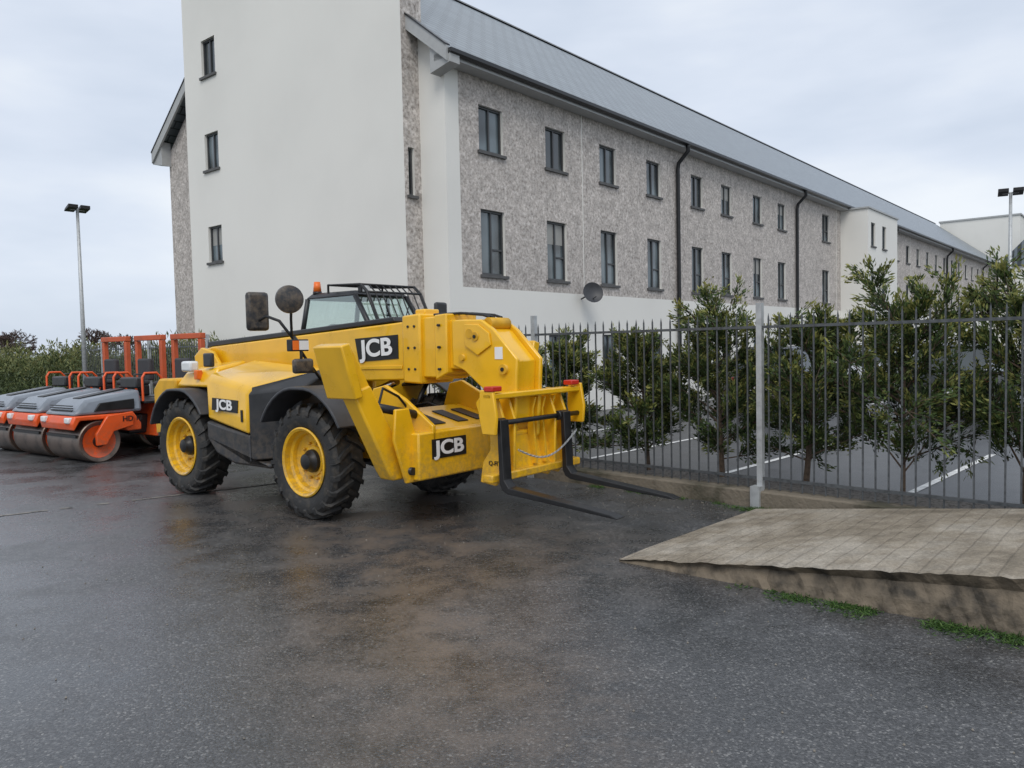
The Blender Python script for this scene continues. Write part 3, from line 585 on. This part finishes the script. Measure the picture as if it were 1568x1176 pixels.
hood=obj('engine_hood',[(-.68,-1.08,1.02),(-.68,-1.09,1.50),(-.66,-1.03,1.585),(-.62,-.42,1.74),(-.68,-.4,1.0),
 (.30,-1.13,.88),(.30,-1.13,1.34),(.33,-1.08,1.42),(.85,-.42,1.64),(.30,-.4,.88)],
 [(0,4,3,2,1),(5,6,7,8,9),(0,1,6,5),(1,2,7,6),(2,3,8,7),(3,4,9,8),(4,0,5,9)],YEL,T,.03)
obj('radiator_grille_panel',[(.31,-1.12,.56),(.31,-1.12,1.36),(.34,-1.07,1.41),(.86,-.42,1.63),(.31,-.38,.56),(.31,-.38,1.5),
 (.80,-.80,.62),(.86,-.76,1.42),(.95,-.42,1.6),(.86,-.38,.62)],[(0,1,7,6),(1,2,3,8,7),(6,7,8,9),(0,6,9,4),(4,5,1,0),(5,3,2,1),(4,9,8,3,5)],BLK,T,.02)
prism('belly_guard',[(-.66,1.0),(-.2,.93),(.3,.87),(.32,.56),(.74,.56),(.70,.50),(-.05,.50),(-.45,.60),(-.66,.78)],-1.115,-.47,BLK,T,.035)
box('hood_latch',.16,.20,-1.135,-1.12,1.02,1.16,BLKS,T); box('belly_seam',.312,.322,-1.118,-1.11,.56,.86,GRYP,T)
prism('hood_decal_plate',[(-.50,1.14),(-.48,1.29),(.10,1.27),(.08,1.12)],-1.128,-1.118,BLKS,T)
text('hood_lettering','JCB',.165,Mside(-.20,-1.133,1.205,-.03),WHT,T,.03,.002,1.4)
def fender(cx,r,a0,a1,y0_,y1_,flat=1.):
    n=14; V=[];Fc=[]
    for i in range(n+1):
        a=math.radians(a0+(a1-a0)*i/n)
        for rr_,yy in ((r,y0_),(r,y1_),(r-.035,y1_),(r-.035,y0_)):
            V.append((cx+rr_*math.cos(a),yy,.63+rr_*min(math.sin(a),flat)))
    for i in range(n):
        k=i*4
        for j in range(4): Fc.append((k+j,k+(j+1)%4,k+4+(j+1)%4,k+4+j))
    Fc+=[(0,1,2,3),(n*4+3,n*4+2,n*4+1,n*4)]
    return obj('fender',V,Fc,GRYP,T,.012)
for sy in (-1,1):
    a,b_=sorted((sy*1.17,sy*.66))
    fender(1.335,.84,30,150,a,b_,.98); fender(-1.335,.78,35,160,a,b_,.97)
    tube('fender_bracket',(1.335,sy*.5,1.0),(1.335,sy*.8,1.42),.03,BLKS,T)
# boom
BY0,BY1=-.31,.13
prism('boom_outer_section',[(-2.25,1.52),(-2.22,1.88),(-1.9,1.93),(2.2,2.14),(2.2,1.50),(.4,1.45),(-1.2,1.42)],BY0,BY1,YEL,T,.02)
prism('boom_hose_cover',[(-2.05,1.925),(-2.0,2.0),(.45,2.12),(1.95,2.20),(1.98,2.145)],-.30,-.12,BLK,T,.012)
prism('boom_hose_tray',[(-2.05,1.925),(-2.0,1.97),(1.98,2.18),(1.98,2.145)],-.05,.10,BLKS,T,.008)
prism('boom_side_rib',[(-1.6,1.58),(-1.6,1.62),(2.1,1.66),(2.1,1.62)],BY0-.012,BY0-.001,YEL,T,.004)
prism('boom_collar',[(2.14,1.47),(2.14,2.2),(2.42,2.215),(2.42,1.46)],-.345,.165,YEL,T,.02)
prism('boom_middle_section',[(2.4,1.53),(2.4,2.17),(2.74,2.18),(2.74,1.53)],-.30,.12,YEL,T,.015)
prism('boom_middle_collar',[(2.62,1.50),(2.62,2.19),(2.80,2.20),(2.80,1.58)],-.325,.145,YEL,T,.015)
prism('boom_inner_section',[(2.75,1.62),(2.75,2.13),(3.05,2.13),(3.05,1.62)],-.27,.09,YEL,T,.015)
for zz in (1.62,1.85,2.08):
    for xx in (2.24,2.34,2.70): tube('wear_pad_bolt',(xx,-.357,zz),(xx,-.30,zz),.014,BLKS,T,8)
for xx,zz,rr_ in ((3.12,1.98,.05),(3.0,1.74,.035)): tube('pin',(xx,-.33,zz),(xx,.15,zz),rr_,YELD,T,16)
prism('boom_decal_plate',[(1.36,1.70),(1.30,1.97),(2.04,2.00),(2.04,1.735)],BY0-.008,BY0-.001,BLKS,T)
text('boom_lettering','JCB',.27,Mside(1.68,BY0-.016,1.852,.05),WHT,T,.028,.002,1.3)
box('collar_clamp_top',2.2,2.36,-.2,.02,2.2,2.27,YEL,T,.015)
# head
for nm,a,b_ in (('head_plate_right',-.30,-.25),('head_plate_left',.07,.12)):
    prism(nm,[(2.85,2.13),(3.26,2.12),(3.42,2.02),(3.72,1.72),(3.70,1.42),(3.66,.95),(3.52,.80),(3.40,.86),(3.36,1.35),(3.02,1.60),(2.85,1.66)],a,b_,YEL,T,.015)
prism('head_web',[(2.95,2.09),(3.24,2.08),(3.38,1.99),(3.66,1.70),(3.62,1.1),(3.52,1.05),(3.52,1.6),(3.2,1.95)],-.249,.069,YEL,T,.01)
prism('head_doubler_plate',[(3.05,2.08),(3.24,2.07),(3.38,1.98),(3.40,1.86),(3.22,1.76),(3.05,1.86)],-.322,-.302,YEL,T,.006)
for x_,z_,r_ in ((3.2,1.95,.045),(3.56,1.62,.05),(3.53,.95,.06),(3.5,1.3,.04)): tube('pivot_pin',(x_,-.335,z_),(x_,.155,z_),r_,YELD,T,20); 
for x_,z_,r_ in ((3.2,1.95,.018),(3.56,1.62,.02),(3.53,.95,.025)): tube('grease_cap',(x_,-.345,z_),(x_,-.335,z_),r_,BLKS,T,12)
tube('tilt_cylinder',(3.0,-.09,1.72),(3.38,-.09,1.28),.055,BLKS,T,16); tube('tilt_rod',(3.3,-.09,1.37),(3.55,-.09,1.08),.03,CHR,T,12)
box('warning_sticker',3.44,3.54,-.306,-.3005,1.72,1.84,WHT,T)
for i,yy in enumerate((-.2,-.14,-.02)): path('hydraulic_hose',[(2.5,yy,2.2),(2.9,yy,2.2),(3.2,yy,2.17),(3.3,yy,2.14)],.014,BLKS,T)
tube('hose_drum',(3.3,-.24,2.08),(3.3,.06,2.08),.06,YELD,T,16)
# carriage with forks
for nm,yy in (('hitch_plate_right',-.52),('hitch_plate_inner',-.36),('hitch_plate_left',.30),('hitch_plate_outer',.48)):
    prism(nm,[(3.36,1.30),(3.46,1.40),(3.62,1.40),(3.72,1.15),(3.70,.62),(3.60,.50),(3.40,.52),(3.44,.72),(3.54,.85),(3.54,1.0),(3.42,1.12)],yy,yy+.035,YEL,T,.01)
box('carriage_top_beam',3.63,3.75,-.72,.76,1.35,1.41,YEL,T,.015)
box('carriage_lower_beam',3.60,3.72,-.70,.74,.56,.64,YEL,T,.015)
hexa('carriage_back_plate',[(3.60,-.42,.60),(3.66,-.42,.60),(3.66,.62,.60),(3.60,.62,.60)],[(3.54,-.42,1.0),(3.58,-.42,1.0),(3.58,.62,1.0),(3.54,.62,1.0)],YEL,T,.01)
for yy in (-.70,.72): prism('carriage_end_plate',[(3.62,1.02),(3.78,1.02),(3.80,1.2),(3.76,1.44),(3.60,1.44),(3.58,1.2)],yy-.02,yy+.02,YEL,T,.01)
for yy in (.0,.16,.32): prism('carriage_rib',[(3.58,.66),(3.70,.66),(3.66,1.2),(3.70,1.33),(3.60,1.33)],yy,yy+.025,YEL,T,.006)
for yy in (-.66,.60): box('red_marker',3.66,3.77,yy-.07,yy+.07,1.425,1.475,RED,T,.01)
tube('fork_shaft',(3.72,-.71,1.12),(3.72,.73,1.12),.025,BLKS,T,14)
for yy in (-.60,.40):
    tube('fork_eye',(3.72,yy-.08,1.12),(3.72,yy+.08,1.12),.05,BLKS,T,16)
    prism('fork',[(3.755,1.16),(3.80,1.16),(3.825,.60),(3.88,.53),(4.98,.415),(5.06,.39),(5.05,.382),(3.86,.47),(3.80,.50),(3.77,.56)],yy-.06,yy+.06,BLKS,T,.008)
ch=[]
for i in range(34):
    u=i/33; ch.append((3.84,-.45+.95*u,.86+.10*u-.16*math.sin(math.pi*u)))
for i in range(0,33):
    a=Vector(ch[i]);c=Vector(ch[i+1]); d=(c-a); off=Vector((.008,0,0)) if i%2 else Vector((0,0,.008))
    path('chain_link',[a+off-d*.2,c+off+d*.2,c-off+d*.2,a-off-d*.2],.0035,GALV,T,True)
text('carriage_lettering','Q-FIT',.062,Mside(3.60,-.526,.72),BLKS,T,.01,.002)
# front cross box and stabilisers
box('stabiliser_crossbox',2.5,2.86,-.82,.82,.52,1.0,YEL,T,.02)
box('crossbox_decal_plate',2.861,2.868,-.64,-.14,.72,.92,BLKS,T); text('crossbox_lettering','JCB',.20,Mfront(2.872,-.39,.82),WHT,T,.03,.002,1.35)
for a in (-.62,.56): prism('front_frame_plate',[(1.75,.9),(1.95,1.42),(2.15,1.46),(2.45,1.32),(2.86,1.06),(2.86,.9)],a,a+.05,YEL,T,.012)
hexa('front_deck',[(2.1,-.57,1.15),(2.84,-.57,.98),(2.84,.56,.98),(2.1,.56,1.15)],[(2.1,-.57,1.18),(2.84,-.57,1.01),(2.84,.56,1.01),(2.1,.56,1.18)],YEL,T,.01)
for yy in (-.35,0,.3): prism('deck_step_rubber',[(2.3,1.14),(2.3,1.15),(2.7,1.055),(2.7,1.045)],yy-.08,yy+.08,BLKS,T)
for sy in (-1,1):
    q=lambda pts,o_=0:[(sy*(a+o_),b_) for a,b_ in pts]
    sh_=0 if sy<0 else -.22
    prism('stabiliser_leg',q([(.74,.53),(.98,.53),(1.04,.62),(1.46+sh_,1.44),(1.24+sh_,1.50),(.80,.72)]),2.45,2.66,YEL,T,.02,axis='x')
    prism('stabiliser_leg_cheek',q([(.66,.50),(.90,.50),(1.05,.95),(1.02,1.25),(.84,1.25),(.7,.8)]),2.72,2.76,YEL,T,.012,axis='x')
    prism('stabiliser_foot',q([(1.36,1.39),(1.46,1.37),(1.61,1.88),(1.50,1.91)],sh_),2.26,2.70,YEL,T,.015,axis='x')
    for xx in (2.32,2.60): prism('foot_gusset',q([(1.20,1.42),(1.38,1.42),(1.52,1.86),(1.44,1.86)],sh_),xx,xx+.04,YEL,T,.005,axis='x')
    tube('stabiliser_pin',(2.45,sy*.84,.62),(2.80,sy*.84,.62),.04,BLKS,T,16)
    tube('stabiliser_cylinder',(2.6,sy*.55,1.15),(2.6,sy*1.15,1.28),.045,BLKS,T,14)
    path('stabiliser_hose',[(2.5,sy*.5,1.1),(2.45,sy*.7,1.35),(2.5,sy*.95,1.45),(2.55,sy*1.05,1.3)],.014,BLKS,T)
# cab
cx0,cx1,cy0,cy1=-.48,1.08,.2,1.12; ct=2.56
box('cab_lower_body',cx0,1.0,cy0,cy1,.75,1.75,YEL,T,.03)
box('cab_sill',cx0,1.04,cy0,cy1,1.753,1.95,BLK,T,.02)
cb=[(cx0,cy0,1.95),(cx1,cy0,1.95),(cx1,cy1,1.95),(cx0,cy1,1.95)]; cp=[(cx0+.14,cy0+.03,ct-.03),(.66,cy0+.03,ct-.03),(.66,cy1-.03,ct-.03),(cx0+.14,cy1-.03,ct-.03)]
obj('cab_glazing',cb+cp,[(0,1,5,4),(1,2,6,5),(2,3,7,6),(3,0,4,7)],TGL,T)
for i in range(4): tube('cab_pillar',cb[i],cp[i],.034,BLK,T,8)
tube('cab_mid_pillar',(.28,cy1,1.95),(.28,cy1-.03,ct),.03,BLK,T,8)
hexa('cab_roof',[(cx0+.1,cy0,ct-.03),(.70,cy0,ct-.03),(.70,cy1,ct-.03),(cx0+.1,cy1,ct-.03)],[(cx0+.2,cy0+.06,ct+.05),(.62,cy0+.06,ct+.04),(.62,cy1-.06,ct+.04),(cx0+.2,cy1-.06,ct+.05)],BLK,T,.03)
box('cab_headlining',cx0+.16,.62,cy0+.06,cy1-.06,ct-.045,ct-.035,INT,T)
box('seat_base',-.2,.25,.42,.92,1.75,2.0,SEAT,T,.04); box('seat_back',-.30,-.2,.48,.86,1.95,2.2,SEAT,T,.05)
o=lathe('steering_wheel',[(.18,-.014),(.195,0),(.18,.014),(.165,0),(.18,-.014)],BLKS,T,24); o.location=(.62,.66,2.12); o.rotation_euler=(math.radians(60),0,math.radians(90))
tube('steering_column',(.8,.66,1.8),(.62,.66,2.12),.035,BLKS,T)
for i in range(9):
    y=cy0+.03+i*(cy1-cy0-.06)/8
    path('guard_bar',[(.15,y,ct+.13),(.80,y,ct+.10),(.92,y,ct+.0),(1.14,y,2.12)],.009,BLKS,T)
for (x,z) in ((.15,ct+.13),(.48,ct+.115),(.80,ct+.10),(.92,ct+.0),(1.14,2.12)): tube('guard_cross_bar',(x,cy0,z),(x,cy1,z),.014,BLKS,T,8)
for y in (cy0,cy1): path('guard_side',[(.15,y,ct+.02),(.15,y,ct+.13),(.80,y,ct+.10),(.92,y,ct+.0),(1.14,y,2.12),(1.1,y,2.0)],.016,BLKS,T)
tube('beacon_base',(-.22,.3,ct+.03),(-.22,.3,ct+.07),.06,BLKS,T); tube('warning_beacon',(-.22,.3,ct+.07),(-.22,.3,ct+.20),.055,AMB,T,16,.042)
box('work_light',.72,.80,cy0+.02,cy0+.16,ct+.0,ct+.1,BLKS,T,.01); box('work_light_lens',.801,.806,cy0+.03,cy0+.15,ct+.01,ct+.09,LGT,T)
path('wiper',[(1.1,.6,2.05),(1.0,.75,2.2),(.86,.95,2.4)],.008,BLKS,T)
path('mirror_arm_left',[(1.0,1.1,1.95),(1.1,1.25,2.05),(1.1,1.3,2.3)],.014,BLKS,T); box('mirror_left',1.06,1.12,1.2,1.42,2.12,2.45,BLK,T,.03)
path('mirror_bracket',[(.95,-.55,1.5),(1.02,-.8,1.75),(1.05,-1.0,2.0),(1.0,-1.12,2.18),(.8,-1.15,2.24),(.68,-1.16,2.2)],.017,BLKS,T)
path('mirror_bracket_lower',[(1.02,-.7,1.6),(1.15,-.98,1.64),(1.3,-1.06,1.66),(1.3,-1.06,1.9),(1.1,-1.0,2.0)],.017,BLKS,T)
path('mirror_stem',[(1.05,-1.0,2.0),(1.12,-1.05,2.2),(1.18,-1.08,2.4)],.015,BLKS,T)
o=box('mirror_right',-.045,.045,-.13,.13,-.22,.22,BLK,T,.04); o.location=(.62,-1.15,2.30); o.rotation_euler=(0,0,math.radians(-12))
o=lathe('round_mirror',[(.001,-.05),(.09,-.045),(.15,-.02),(.155,0.015),(.14,.02),(.001,.02)],BLK,T,28); o.location=(1.18,-1.10,2.41); o.rotation_euler=(0,0,math.radians(70))
o=box('mirror_lower',-.03,.03,-.13,.13,-.08,.08,BLK,T,.03); o.location=(1.38,-1.10,1.68)
box('front_indicator',1.22,1.32,-1.19,-.97,1.84,1.97,BLKS,T,.01); box('headlamp_lens',1.321,1.33,-1.10,-.98,1.855,1.955,LGT,T); box('indicator_lens',1.321,1.33,-1.18,-1.105,1.855,1.955,AMB,T)
tube('lift_cylinder',(.2,-.09,.95),(1.3,-.09,1.32),.075,YELD,T,18); tube('lift_rod',(1.3,-.09,1.32),(1.75,-.09,1.47),.045,CHR,T,14)
tube('prop_shaft',(-1.3,0,.6),(1.3,0,.6),.04,BLKS,T)
for yy in (-.3,.25): path('chassis_hose',[(1.2,yy,1.0),(1.6,yy,1.15),(1.9,yy,1.2),(2.3,yy,1.1)],.018,BLKS,T)
box('fuel_tank',-.55,.8,.5,1.08,.5,.95,BLK,T,.04)
print('done')
